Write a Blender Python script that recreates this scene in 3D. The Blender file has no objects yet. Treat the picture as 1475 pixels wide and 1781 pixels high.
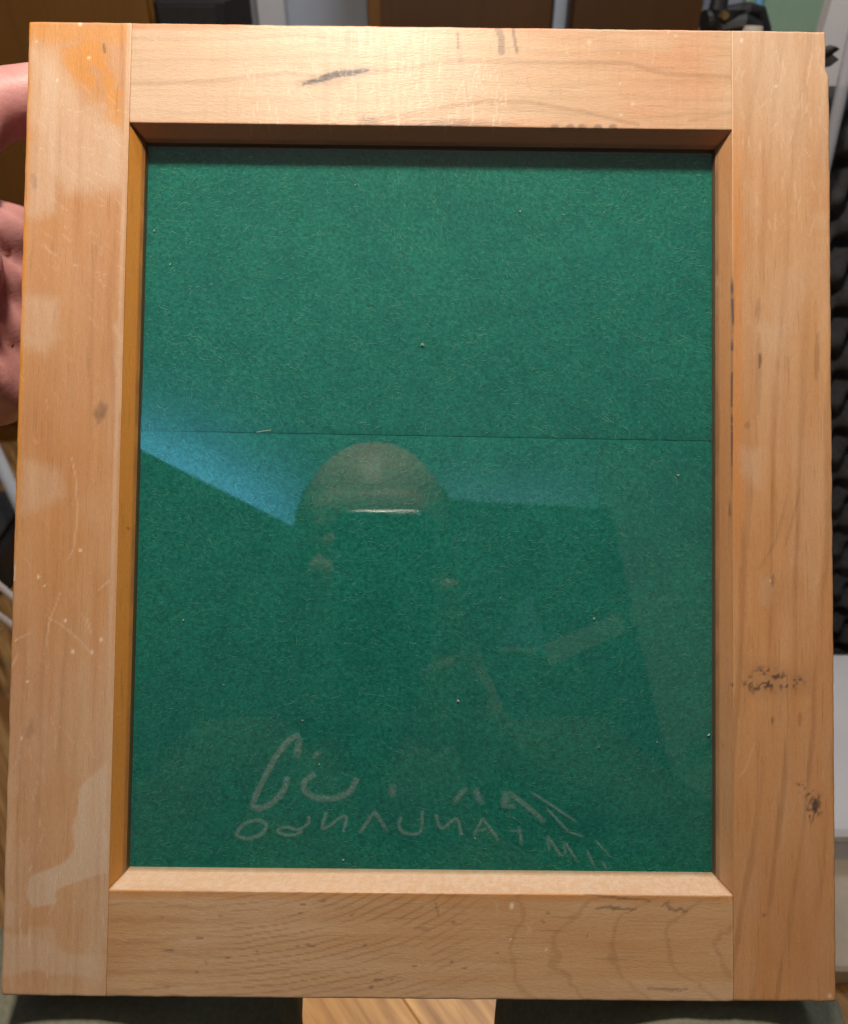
import bpy, math, random
import numpy as np
from mathutils import Matrix, Vector

random.seed(4); rng = np.random.default_rng(11)
sc = bpy.context.scene
C = sc.collection
R_ = math.radians

# ------------------------------------------------------------------ camera
PITCH = R_(38); CAM = Vector((0, -.21, .93)); FPX = 1320.0; PCX, PCY = 737.5, 890.5
RT = Vector((1, 0, 0)); FW = Vector((0, math.cos(PITCH), -math.sin(PITCH))); UP = Vector((0, math.sin(PITCH), math.cos(PITCH)))
CM = Matrix(((RT.x, UP.x, -FW.x, CAM.x), (RT.y, UP.y, -FW.y, CAM.y), (RT.z, UP.z, -FW.z, CAM.z), (0, 0, 0, 1)))
cam = bpy.data.objects.new('camera', bpy.data.cameras.new('camera')); C.objects.link(cam)
cam.matrix_world = CM
cd = cam.data; cd.sensor_fit = 'VERTICAL'; cd.sensor_height = 24; cd.lens = 24 * FPX / 1781
cd.clip_start = .0006; cd.clip_end = 50
cd.dof.use_dof = True; cd.dof.focus_distance = .268; cd.dof.aperture_fstop = 11
sc.camera = cam
# ------------------------------------------------------------------ world, exposure, lamps
w = bpy.data.worlds.new('World'); sc.world = w; w.use_nodes = True
w.node_tree.nodes['Background'].inputs[0].default_value = (.80, .88, 1.0, 1)
w.node_tree.nodes['Background'].inputs[1].default_value = .09
sc.view_settings.view_transform = 'Standard'; sc.view_settings.look = 'None'
sc.view_settings.exposure = 0; sc.view_settings.gamma = 1
sc.cycles.max_bounces = 8; sc.cycles.transparent_max_bounces = 12
sc.cycles.caustics_reflective = False; sc.cycles.caustics_refractive = False

# frame pose (fitted): local x right, y up, z to the viewer
def rxyz(a, b, c):
    ca, sa, cb, sb, cc, s_ = math.cos(a), math.sin(a), math.cos(b), math.sin(b), math.cos(c), math.sin(c)
    return (Matrix(((cc, -s_, 0), (s_, cc, 0), (0, 0, 1))) @ Matrix(((cb, 0, sb), (0, 1, 0), (-sb, 0, cb))) @ Matrix(((1, 0, 0), (0, ca, -sa), (0, sa, ca)))).to_4x4()
LOC = Matrix.Translation((.00034, .00335, -.2668)) @ rxyz(-.03332, .00442, -.01117)
FM = CM @ LOC
LOCn = np.array(LOC)
def L(x, y, z): return FM @ Vector((x, y, z))           # frame-local to world
def K(x, y, z): return CM @ Vector((x, y, z))           # camera axes (z backwards) to world
def ray(px, py): return (FW + UP * ((PCY - py) / FPX) + RT * ((px - PCX) / FPX))
def atY(px, py, Y): d = ray(px, py); return CAM + d * ((Y - CAM.y) / d.y)
def atZ(px, py, Z): d = ray(px, py); return CAM + d * ((Z - CAM.z) / d.z)
def topx(P):                                           # frame-local (n,3) to photo pixels
    q = P @ LOCn[:3, :3].T + LOCn[:3, 3]
    return PCX + FPX * q[:, 0] / -q[:, 2], PCY - FPX * q[:, 1] / -q[:, 2]
def onplane(px, py, z):                                # photo pixel to frame-local point at depth z
    o = LOC.inverted() @ Vector((0, 0, 0)); d = LOC.inverted().to_3x3() @ Vector(((px - PCX) / FPX, (PCY - py) / FPX, -1))
    return o + d * ((z - o.z) / d.z)

def area(name, loc, target, size, power, col, shape='DISK', sy=None):
    l = bpy.data.lights.new(name, 'AREA'); l.shape = shape; l.size = size; l.energy = power; l.color = col
    if sy: l.size_y = sy
    o = bpy.data.objects.new(name, l); C.objects.link(o); o.location = loc
    o.rotation_euler = (Vector(target) - Vector(loc)).to_track_quat('-Z', 'Y').to_euler()
    return o
def bulb(name, loc, power, rad, col):
    l = bpy.data.lights.new(name, 'POINT'); l.energy = power; l.shadow_soft_size = rad; l.color = col
    o = bpy.data.objects.new(name, l); C.objects.link(o); o.location = loc; return o
bulb('pendant_bulb', L(-.055, .52, .37), 21.5, .040, (1.0, .83, .66))
area('room_lamp', (.4, .75, 2.3), (.2, 1.7, .8), .6, 16, (.95, .95, 1.0))
sl = bpy.data.lights.new('floor_lamp', 'SPOT'); sl.energy = 190; sl.spot_size = R_(24); sl.spot_blend = .8; sl.shadow_soft_size = .05; sl.color = (1.0, .84, .62)  # added unseen spot, brightens only the floor gap between the knees
so_ = bpy.data.objects.new('floor_lamp', sl); C.objects.link(so_); so_.location = (.30, 1.45, 1.45); so_.rotation_euler = (Vector((-.02, .13, 0)) - Vector((.30, 1.45, 1.45))).to_track_quat('-Z', 'Y').to_euler()

# ------------------------------------------------------------------ node helpers
def new_mat(name, rough=.6, col=(.5, .5, .5), metal=0.0):
    m = bpy.data.materials.new(name); m.use_nodes = True
    b = m.node_tree.nodes['Principled BSDF']
    b.inputs['Base Color'].default_value = (*col, 1); b.inputs['Roughness'].default_value = rough; b.inputs['Metallic'].default_value = metal
    return m, m.node_tree, b
def N(t, kind, **kw):
    n = t.nodes.new(kind)
    for k, v in kw.items(): setattr(n, k, v)
    return n
def noise(t, scale, detail=3, rough=.55, vec=None, stretch=None, dist=0.0):
    n = N(t, 'ShaderNodeTexNoise'); n.inputs['Scale'].default_value = scale; n.inputs['Detail'].default_value = detail
    n.inputs['Roughness'].default_value = rough; n.inputs['Distortion'].default_value = dist
    if vec is None: vec = N(t, 'ShaderNodeTexCoord').outputs['Object']
    if stretch:
        mp = N(t, 'ShaderNodeMapping'); mp.inputs['Scale'].default_value = stretch
        t.links.new(vec, mp.inputs[0]); vec = mp.outputs[0]
    t.links.new(vec, n.inputs['Vector']); return n.outputs['Fac']
def rng_map(t, v, a, b, c=0, d=1):
    n = N(t, 'ShaderNodeMapRange'); n.inputs[1].default_value = a; n.inputs[2].default_value = b; n.inputs[3].default_value = c; n.inputs[4].default_value = d
    t.links.new(v, n.inputs[0]); return n.outputs[0]
def mul(t, a, b):
    n = N(t, 'ShaderNodeMath', operation='MULTIPLY')
    for i, v in enumerate((a, b)):
        if isinstance(v, (int, float)): n.inputs[i].default_value = v
        else: t.links.new(v, n.inputs[i])
    return n.outputs[0]
def mixc(t, f, a, b, mode='MIX'):
    n = N(t, 'ShaderNodeMix', data_type='RGBA', blend_type=mode)
    for i, v in ((0, f), (6, a), (7, b)):
        if isinstance(v, (int, float)): n.inputs[i].default_value = v
        elif isinstance(v, tuple): n.inputs[i].default_value = (*v, 1)
        else: t.links.new(v, n.inputs[i])
    return n.outputs[2]
def attr(t, name): return N(t, 'ShaderNodeAttribute', attribute_name=name).outputs['Fac']
def bump(t, b, h, strength, dist=.001):
    n = N(t, 'ShaderNodeBump'); n.inputs['Strength'].default_value = strength; n.inputs['Distance'].default_value = dist
    t.links.new(h, n.inputs['Height']); t.links.new(n.outputs[0], b.inputs['Normal'])
def simple(name, c1, c2, scale, rough=.6, metal=0, bs=0.0, stretch=None, bd=.001, detail=4):
    m, t, b = new_mat(name, rough, c1, metal)
    f = noise(t, scale, detail, .6, None, stretch)
    t.links.new(mixc(t, rng_map(t, f, .3, .7), c1, c2), b.inputs['Base Color'])
    if bs: bump(t, b, f, bs, bd)
    return m

# ------------------------------------------------------------------ materials
def wood_mat(name, along, ca, cb, worn_sheen, orange):
    m, t, b = new_mat(name, .40)
    st = (1, .06, 1) if along == 'y' else (.06, 1, 1)
    st2 = (1, .25, 1) if along == 'y' else (.25, 1, 1)
    g1 = noise(t, 190, 5, .6, None, st, .3); g2 = noise(t, 1500, 3, .7, None, st2); g3 = noise(t, 42, 4, .55, None, st2)
    gs = noise(t, 2100, 2, .5); gc = noise(t, 17, 4, .6, None, tuple(.5 if v < 1 else 1 for v in st), .6)
    po = noise(t, 1150, 2, .5, None, (1, .045, 1) if along == 'y' else (.045, 1, 1))
    col = mixc(t, rng_map(t, g1, .32, .68), ca, cb)
    col = mixc(t, mul(t, rng_map(t, g3, .42, .75), .35), col, worn_sheen)
    col = mixc(t, mul(t, rng_map(t, gc, .46, .66), .42), col, tuple(a * f for a, f in zip(ca, (.86, .74, .66))))
    col = mixc(t, mul(t, rng_map(t, gc, .44, .30), .30), col, worn_sheen)
    col = mixc(t, attr(t, 'orange'), col, orange)
    col = mixc(t, mul(t, rng_map(t, po, .60, .70), .28), col, tuple(a * .45 for a in ca))
    col = mixc(t, mul(t, attr(t, 'worn_sheen'), rng_map(t, g1, .25, .6, .65, 1.0)), col, worn_sheen)
    col = mixc(t, mul(t, attr(t, 'ring'), .8), col, tuple(c * .42 for c in ca[:1]) + (ca[1] * .34, ca[2] * .26))
    col = mixc(t, 1.0, col, mixc(t, rng_map(t, gs, .3, .7), (.88, .88, .88), (1.0, 1.0, 1.0)), 'MULTIPLY')
    col = mixc(t, 1.0, col, mixc(t, rng_map(t, g2, .3, .72), (.90, .875, .84), (1.0, 1.0, 1.0)), 'MULTIPLY')
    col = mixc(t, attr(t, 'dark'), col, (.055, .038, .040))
    col = mixc(t, attr(t, 'scr'), col, (.82, .70, .55))
    t.links.new(col, b.inputs['Base Color'])
    t.links.new(rng_map(t, attr(t, 'worn_sheen'), 0, 1, .385, .54), b.inputs['Roughness'])
    hb = N(t, 'ShaderNodeMath', operation='ADD'); t.links.new(g2, hb.inputs[0]); t.links.new(mul(t, attr(t, 'scr'), -.8), hb.inputs[1])
    bump(t, b, hb.outputs[0], .22, .0004)
    return m
PALE = (.67, .515, .385); ORG = (.68, .30, .050)  # bare-wood tone, pinked for the sheen painted low on the left stile
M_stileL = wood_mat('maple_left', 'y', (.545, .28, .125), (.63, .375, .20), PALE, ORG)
M_stileR = wood_mat('maple_right', 'y', (.52, .27, .115), (.61, .355, .18), PALE, (.60, .27, .09))
M_railT = wood_mat('maple_top', 'x', (.60, .405, .250), (.69, .515, .350), PALE, (.64, .24, .11))
M_railB = wood_mat('maple_bottom', 'x', (.57, .335, .170), (.66, .435, .250), PALE, (.60, .30, .11))

mf, t, b = new_mat('green_felt', .95)
f1 = noise(t, 720, 6, .80); f2 = noise(t, 60, 3, .5); f3 = noise(t, 1500, 2, .6, None, (.4, 1, 1))
col = mixc(t, rng_map(t, f1, .31, .70), (.001, .082, .066), (.022, .275, .215))
col = mixc(t, mul(t, rng_map(t, f2, .4, .7), .35), col, (.002, .10, .095))
col = mixc(t, mul(t, rng_map(t, f3, .55, .8), .5), col, (.04, .30, .25))
t.links.new(col, b.inputs['Base Color']); bump(t, b, f1, .35, .0004)
b.inputs['Specular IOR Level'].default_value = .15
M_felt = mf
M_fibre = simple('felt_fibre', (.02, .27, .21), (.16, .46, .33), 140, .9)
M_lint = simple('pale_lint', (.75, .72, .66), (.6, .55, .5), 300, .9)
mc_, t, b = new_mat('chalk_smear', .9, (.48, .62, .64))
tr = N(t, 'ShaderNodeBsdfTransparent'); mx = N(t, 'ShaderNodeMixShader'); out = t.nodes['Material Output']
a_ = mul(t, rng_map(t, noise(t, 900, 4, .75), .30, .72, .20, .95), mul(t, attr(t, 'soft'), .40))
t.links.new(a_, mx.inputs[0]); t.links.new(tr.outputs[0], mx.inputs[1]); t.links.new(b.outputs[0], mx.inputs[2]); t.links.new(mx.outputs[0], out.inputs[0])
M_chalk = mc_
mg = bpy.data.materials.new('clear_glass'); mg.use_nodes = True; t = mg.node_tree; t.nodes.clear()
out = N(t, 'ShaderNodeOutputMaterial'); tr = N(t, 'ShaderNodeBsdfTransparent'); gl = N(t, 'ShaderNodeBsdfGlossy'); fr = N(t, 'ShaderNodeFresnel'); mx = N(t, 'ShaderNodeMixShader')
tr.inputs[0].default_value = (.97, .99, .98, 1); gl.inputs['Roughness'].default_value = 0.018; fr.inputs[0].default_value = 1.5
geo = N(t, 'ShaderNodeNewGeometry'); t.links.new(rng_map(t, geo.outputs['Backfacing'], 0, 1, 1.5, 1 / 1.5), fr.inputs[0])
t.links.new(mul(t, fr.outputs[0], 1.9), mx.inputs[0]); t.links.new(tr.outputs[0], mx.inputs[1]); t.links.new(gl.outputs[0], mx.inputs[2]); t.links.new(mx.outputs[0], out.inputs[0])
M_glass = mg
ms, t, b = new_mat('skin', .42)
s1 = noise(t, 35, 4, .6); s2 = noise(t, 260, 4, .6); s3 = noise(t, 900, 3, .6, None, (1, .35, 1))
col = mixc(t, rng_map(t, s1, .35, .68), (.52, .23, .225), (.62, .33, .33))
col = mixc(t, mul(t, rng_map(t, s2, .5, .75), .3), col, (.56, .23, .23))
t.links.new(col, b.inputs['Base Color']); b.inputs['Subsurface Weight'].default_value = .08; b.inputs['Subsurface Radius'].default_value = (.008, .003, .002); b.inputs['Subsurface Scale'].default_value = .5
bump(t, b, s3, .22, .0006)
M_skin = ms
M_hair = simple('brown_hair', (.05, .03, .02), (.10, .065, .045), 300, .8, 0, .4, (1, 1, .2))
M_cloth = simple('olive_grey_cloth', (.145, .155, .115), (.21, .22, .17), 420, .9, 0, .35, None, .0006)
M_shirt = simple('dark_shirt', (.095, .075, .058), (.13, .105, .08), 200, .9, 0, .3)
M_black = simple('black_plastic', (.012, .012, .013), (.02, .02, .022), 90, .5)
M_phone = simple('dark_phone_back', (.012, .014, .016), (.02, .022, .024), 30, .35)
M_metal = simple('bright_steel', (.62, .64, .68), (.72, .74, .78), 40, .13, 1.0)
M_lens = simple('lens_glass', (.004, .004, .006), (.008, .008, .012), 30, .05)
def door_mat(name, ca, cb):
    m, t, b = new_mat(name, .5)
    g = noise(t, 12, 5, .6, None, (1, 1, .06), .4); g2 = noise(t, 120, 3, .6, None, (1, 1, .05))
    c = mixc(t, rng_map(t, g, .3, .7), ca, cb); c = mixc(t, mul(t, rng_map(t, g2, .4, .7), .35), c, tuple(x * .6 for x in ca))
    t.links.new(c, b.inputs['Base Color']); return m
M_door = door_mat('brown_door_wood', (.17, .07, .010), (.21, .09, .014))
M_door2 = door_mat('dark_brown_door_wood', (.08, .032, .006), (.105, .042, .008))
M_floor, t, b = new_mat('oak_floor_wood', .4)
g = noise(t, 60, 4, .6, None, (.07, 1, 1), .5); g2 = noise(t, 500, 3, .6, None, (.05, 1, 1))
c_ = mixc(t, rng_map(t, g, .36, .64), (.24, .11, .032), (.58, .34, .13)); t.links.new(mixc(t, mul(t, rng_map(t, g2, .45, .7), .4), c_, (.20, .09, .03)), b.inputs['Base Color'])
M_white = simple('white_paint', (.72, .74, .80), (.78, .79, .83), 15, .5)
M_grey = simple('blue_grey_paint', (.52, .59, .70), (.58, .65, .75), 9, .6)
M_green = simple('green_card', (.26, .42, .30), (.30, .46, .33), 20, .7)
M_foam = simple('black_foam', (.030, .032, .036), (.055, .058, .064), 160, .95, 0, .5)
M_ceil = simple('ceiling_paint', (.60, .66, .66), (.66, .71, .70), 6, .9)
M_wall = simple('dark_wall_paint', (.10, .125, .14), (.16, .19, .21), 5, .9)
M_gold = simple('brass', (.75, .52, .2), (.8, .6, .3), 60, .3, 1.0)
M_beige = simple('beige_plastic', (.55, .47, .37), (.6, .52, .42), 60, .6)
mp_, t, b = new_mat('clear_plastic', .12, (.55, .60, .72)); b.inputs['Alpha'].default_value = .55
M_plastic = mp_
M_blue = simple('blue_plastic', (.18, .45, .75), (.22, .5, .8), 30, .4)

# ------------------------------------------------------------------ object helpers
def link(name, me, mat=None, parent=None, loc=None):
    o = bpy.data.objects.new(name, me); C.objects.link(o)
    if mat and me: me.materials.clear(); me.materials.append(mat)
    if parent: o.parent = parent
    if loc is not None: o.location = loc
    return o
def empty(name, label, cat, loc=(0, 0, 0), rz=0, mw=None, group=None):
    o = bpy.data.objects.new(name, None); C.objects.link(o); o.empty_display_size = .05
    if mw is not None: o.matrix_world = mw
    else: o.location = loc; o.rotation_euler = (0, 0, rz)
    tag(o, label, cat, group); return o
def tag(o, label, cat, group=None):
    o['label'] = label; o['category'] = cat
    if group: o['group'] = group
    return o
def struct(o): o['kind'] = 'structure'; return o
class MB:
    def __init__(s): s.v = []; s.f = []; s.n = 0
    def add(s, V, F):
        V = np.asarray(V, float).reshape(-1, 3); s.v.append(V); s.f += [tuple(i + s.n for i in f) for f in F]; s.n += len(V); return s
    def box(s, x0, x1, y0, y1, z0, z1, bev=0.0):
        b = min(bev, (x1 - x0) / 3, (y1 - y0) / 3, (z1 - z0) / 3)
        if b <= 0:
            V = [(x, y, z) for x in (x0, x1) for y in (y0, y1) for z in (z0, z1)]
            return s.add(V, [(0, 1, 3, 2), (4, 6, 7, 5), (0, 4, 5, 1), (2, 3, 7, 6), (0, 2, 6, 4), (1, 5, 7, 3)])
        def ring(z, i): return [(x0 + i + b, y0 + i, z), (x1 - i - b, y0 + i, z), (x1 - i, y0 + i + b, z), (x1 - i, y1 - i - b, z), (x1 - i - b, y1 - i, z), (x0 + i + b, y1 - i, z), (x0 + i, y1 - i - b, z), (x0 + i, y0 + i + b, z)]
        rs = [ring(z0, b), ring(z0 + b, 0), ring(z1 - b, 0), ring(z1, b)]
        F = [tuple(range(7, -1, -1)), tuple(24 + i for i in range(8))]
        for k in range(3): F += [(k * 8 + i, k * 8 + (i + 1) % 8, k * 8 + 8 + (i + 1) % 8, k * 8 + 8 + i) for i in range(8)]
        return s.add([p for r in rs for p in r], F)
    def tube(s, pts, rad, n=10, caps=True):
        pts = [Vector(p) for p in pts]; rad = [rad] * len(pts) if isinstance(rad, (int, float)) else rad
        V = []; F = []; up = None
        for i, p in enumerate(pts):
            d = (pts[min(i + 1, len(pts) - 1)] - pts[max(i - 1, 0)]).normalized()
            if up is None: up = d.orthogonal().normalized()
            a = (up - d * up.dot(d)).normalized(); up = a; c = d.cross(a)
            V += [p + (a * math.cos(q) + c * math.sin(q)) * rad[i] for q in (2 * math.pi * k / n for k in range(n))]
        for i in range(len(pts) - 1): F += [(i * n + k, i * n + (k + 1) % n, (i + 1) * n + (k + 1) % n, (i + 1) * n + k) for k in range(n)]
        if caps: F += [tuple(range(n - 1, -1, -1)), tuple((len(pts) - 1) * n + k for k in range(n))]
        return s.add([tuple(p) for p in V], F)
    def capsule(s, a, b, ra, rb, n=20):
        a, b = Vector(a), Vector(b); d = (b - a).normalized()
        P = []; r = []
        for k in range(6): q = math.pi / 2 * (k + .15) / 6; P.append(a - d * ra * math.cos(q)); r.append(ra * math.sin(q))
        m = max(2, int((b - a).length / max(ra, rb) * 2))
        for k in range(m + 1): P.append(a.lerp(b, k / m)); r.append(ra + (rb - ra) * k / m)
        for k in range(5, -1, -1): q = math.pi / 2 * (k + .15) / 6; P.append(b + d * rb * math.cos(q)); r.append(rb * math.sin(q))
        return s.tube(P, r, n)
    def ball(s, c, rx, ry, rz, M=None, n=24, m=16):
        V = []
        for i in range(m + 1):
            q = math.pi * (i + .02) / (m + .04)
            for k in range(n):
                p = Vector((rx * math.sin(q) * math.cos(2 * math.pi * k / n), ry * math.sin(q) * math.sin(2 * math.pi * k / n), rz * math.cos(q)))
                if M is not None: p = M @ p
                V.append(tuple(Vector(c) + p))
        F = [(i * n + k, (i + 1) * n + k, (i + 1) * n + (k + 1) % n, i * n + (k + 1) % n) for i in range(m) for k in range(n)]
        F += [tuple(range(n)), tuple(m * n + n - 1 - k for k in range(n))]
        return s.add(V, F)
    def mesh(s, name, smooth=False):
        me = bpy.data.meshes.new(name); me.from_pydata(np.concatenate(s.v).tolist(), [], s.f)
        if smooth: me.polygons.foreach_set('use_smooth', [True] * len(me.polygons))
        me.update(); return me
    def build(s, name, mat, parent=None, smooth=False, loc=None): return link(name, s.mesh(name, smooth), mat, parent, loc)

# value noise for painting grain and wear
def vnoise(x, y, seed):
    r = np.random.default_rng(seed); T = r.random((256, 256))
    xi = np.floor(x).astype(int); yi = np.floor(y).astype(int); fx = x - xi; fy = y - yi
    fx = fx * fx * (3 - 2 * fx); fy = fy * fy * (3 - 2 * fy)
    g = lambda a, b: T[a & 255, b & 255]
    return (g(xi, yi) * (1 - fx) + g(xi + 1, yi) * fx) * (1 - fy) + (g(xi, yi + 1) * (1 - fx) + g(xi + 1, yi + 1) * fx) * fy
def fbm(x, y, seed, o=4): return sum(vnoise(x * 2 ** k, y * 2 ** k, seed + k) * .5 ** k for k in range(o)) / (2 - .5 ** (o - 1))
def sstep(x, a, b): q = np.clip((x - a) / (b - a), 0, 1); return q * q * (3 - 2 * q)
def dseg(U, V, pts):                                    # distance to a polyline, and run 0..1 along it
    best = np.full(U.shape, 1e9); run = np.zeros(U.shape); n = len(pts) - 1
    for i in range(n):
        (x0, y0), (x1, y1) = pts[i], pts[i + 1]; dx, dy = x1 - x0, y1 - y0
        q = np.clip(((U - x0) * dx + (V - y0) * dy) / (dx * dx + dy * dy + 1e-9), 0, 1)
        d = np.hypot(U - x0 - q * dx, V - y0 - q * dy); k = d < best
        best = np.where(k, d, best); run = np.where(k, (i + q) / n, run)
    return best, run
def poly(U, V, pts, soft):
    ins = np.zeros(U.shape, bool); n = len(pts); j = n - 1
    for i in range(n):
        (xi, yi), (xj, yj) = pts[i], pts[j]
        ins ^= ((yi > V) != (yj > V)) & (U < (xj - xi) * (V - yi) / (yj - yi + 1e-9) + xi); j = i
    d, _ = dseg(U, V, list(pts) + [pts[0]]); d = np.where(ins, d, -d)
    return sstep(d, -soft, soft)
def stroke(U, V, pts, wd, soft=1.2, taper=False):
    d, r = dseg(U, V, pts); ww = wd * (np.sin(np.pi * np.clip(r, .03, .97)) ** .6 if taper else 1)
    return 1 - sstep(d, ww, ww + soft)

# ------------------------------------------------------------------ THE PRINTING FRAME
T = .023                                               # thickness
BZ, BW = .0066, .0035                                  # chamfer depth and width
GZ, FZ = -.0080, -.0102                                # glass face, felt face
OUT = dict(TL=(-.1440, .1711), TR=(.1438, .1714), BR=(.1440, -.1711), BL=(-.1440, -.1712))
OP = dict(TL=(-.1070, .1344), TR=(.1085, .1346), BR=(.1083, -.1351), BL=(-.1078, -.1350))
frame = empty('printing_frame', 'old maple contact printing frame with green felt behind glass, resting on the lap', 'printing frame', mw=FM)

def lines(length, step, edge=(.0002, .0005, .0009, .0014)):
    n = max(2, int(length / step)); u = np.linspace(edge[-1], length - edge[-1], n)
    return np.concatenate([[0], edge[:-1], u, length - np.array(edge[:-1])[::-1], [length]]) / length
def gridF(nu, nv): return [(i * nv + j, (i + 1) * nv + j, (i + 1) * nv + j + 1, i * nv + j + 1) for i in range(nu - 1) for j in range(nv - 1)]
def quad(c, us, vs):
    c = [np.array(p, float) for p in c]; u, v = np.meshgrid(us, vs, indexing='ij'); u = u[..., None]; v = v[..., None]
    return ((1 - u) * (1 - v) * c[0] + u * (1 - v) * c[1] + u * v * c[2] + (1 - u) * v * c[3])

def piece(name, mat, c, inner, radii, paint, seed, step=.00062):
    # c: four outline corners (x,y) counter-clockwise from the lower left; inner: index of the edge that carries the chamfer
    # radii: rounding of edges 0..3 (bottom, right, top, left)
    mb = MB(); c3 = [np.array((*p, 0.0)) for p in c]
    wu = np.linalg.norm(c3[1] - c3[0]); hv = np.linalg.norm(c3[3] - c3[0])
    us, vs = lines(wu, step), lines(hv, step); P = quad(c3, us, vs)
    uu, vv = np.meshgrid(us * wu, vs * hv, indexing='ij')
    D = [vv, wu - uu, hv - vv, uu]; z = np.zeros_like(uu)
    for k in range(4):
        along = (uu, vv, uu, vv)[k]
        r = radii[k] * (.55 + .9 * fbm(along / .006, np.full_like(along, k * 7.3), seed + k)); d = np.minimum(D[k], r)
        z -= r - np.sqrt(np.maximum(r * r - (r - d) ** 2, 0))
    P[..., 2] += z + .00012 * (fbm(P[..., 0] / .02, P[..., 1] / .02, seed) - .5)
    if name == 'stile' and c[0][0] > 0:                   # abraded notch in the top right corner
        nd = sstep(P[..., 1], .1545, .1575); P[..., 0] -= nd * sstep(P[..., 0], .1405, .144) * (.0010 + .0004 * fbm(P[..., 1] / .002, P[..., 1] * 0, 5))
    nu, nv = len(us), len(vs); mb.add(P, gridF(nu, nv)); nfront = nu * nv
    # skirts down the sides (chamfer on the inner edge)
    loops = [P[:, 0], P[-1, :], P[::-1, -1], P[0, ::-1]]
    kinds = [0] * nfront
    for k in range(4):
        e = loops[k]; a = e.copy(); rows = [a]
        if k == inner:
            t = np.linspace(0, 1, 10)[1:, None, None]
            e0, e1 = c3[k].copy(), c3[(k + 1) % 4].copy()
            d = (e1 - e0) / np.linalg.norm(e1 - e0); nrm = np.array((d[1], -d[0], 0))      # outward from the piece
            if name == 'stile':                                       # chamfer only along the opening, mitred
                ya, yb = (OP['BR'], OP['TR']) if c[0][0] > 0 else (OP['BL'], OP['TL'])
                s0, s1 = ((yb[1] + .00002, ya[1] - .00002) if k == 3 else (ya[1], yb[1]))
                sl = np.linspace(0, 1, 420)[:, None]
                xa = ya[0] if s0 == ya[1] else yb[0]
                A = np.array((xa, s0, -.0002)) * (1 - sl) + np.array(((yb if k == 1 else ya)[0], s1, -.0002)) * sl
            else:
                sl = np.linspace(0, 1, 360)[:, None]; A = e0 * (1 - sl) + e1 * sl; A[:, 2] = -.0002
            A[:, 2] -= .00015 * fbm(sl[:, 0] * 60, sl[:, 0] * 0, seed + 9)
            rows = []
            for tt in np.linspace(0, 1, 8):
                ln = np.linalg.norm(A[-1] - A[0]); q = .5 + (sl - .5) * (1 - 2 * BW * tt / ln)
                B = A[0] * (1 - q) + A[-1] * q + nrm * BW * tt; B[:, 2] += -(BZ - .0002) * tt; rows.append(B)
            for zz in (GZ + .0004, GZ - .0024):
                B = rows[-1].copy() if zz > GZ else rows[-1].copy(); B[:, 2] = zz; rows.append(B)
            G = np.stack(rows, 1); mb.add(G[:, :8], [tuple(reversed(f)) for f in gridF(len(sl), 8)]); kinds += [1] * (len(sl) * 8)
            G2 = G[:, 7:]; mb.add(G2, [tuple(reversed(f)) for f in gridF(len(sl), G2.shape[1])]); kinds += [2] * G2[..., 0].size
        if k != inner or name == 'stile':
            b2 = e.copy(); b2[:, 2] = -T if k != inner else -T
            if k == inner: a = e.copy(); a[:, :2] -= 0; b2[:, :2] += 0
            mid = a.copy(); mid[:, 2] = a[:, 2] * .3 - T * .7
            G = np.stack([a, mid, b2], 1); mb.add(G, [tuple(reversed(f)) for f in gridF(len(e), 3)]); kinds += [3] * (len(e) * 3)
    cb = [np.array((*p, -T)) for p in c]; mb.add(cb, [(3, 2, 1, 0)]); kinds += [3] * 4
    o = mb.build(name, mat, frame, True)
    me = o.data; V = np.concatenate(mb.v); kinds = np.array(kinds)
    U, W = topx(V); A = {k: np.zeros(len(V)) for k in ('worn_sheen', 'orange', 'dark', 'ring', 'scr')}
    paint(U, W, kinds, A)
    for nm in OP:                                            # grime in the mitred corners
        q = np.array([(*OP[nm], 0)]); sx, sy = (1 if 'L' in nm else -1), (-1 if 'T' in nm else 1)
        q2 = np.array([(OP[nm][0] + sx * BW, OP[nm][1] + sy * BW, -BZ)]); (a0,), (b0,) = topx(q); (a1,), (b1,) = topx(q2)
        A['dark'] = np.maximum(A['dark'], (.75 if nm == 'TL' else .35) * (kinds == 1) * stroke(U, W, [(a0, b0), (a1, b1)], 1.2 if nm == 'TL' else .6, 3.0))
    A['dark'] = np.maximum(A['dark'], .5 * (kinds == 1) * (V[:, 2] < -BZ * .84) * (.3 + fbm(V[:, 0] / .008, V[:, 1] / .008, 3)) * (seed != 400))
    A['dark'] = np.where(kinds == 2, 0 if seed == 400 else .7, A['dark'])  # recess shade painted dark into the lip, bottom rail left clear
    for k, a in A.items():
        at = me.attributes.new(k, 'FLOAT', 'POINT'); at.data.foreach_set('value', np.clip(a, 0, 1).astype(np.float32))
    return o

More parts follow.
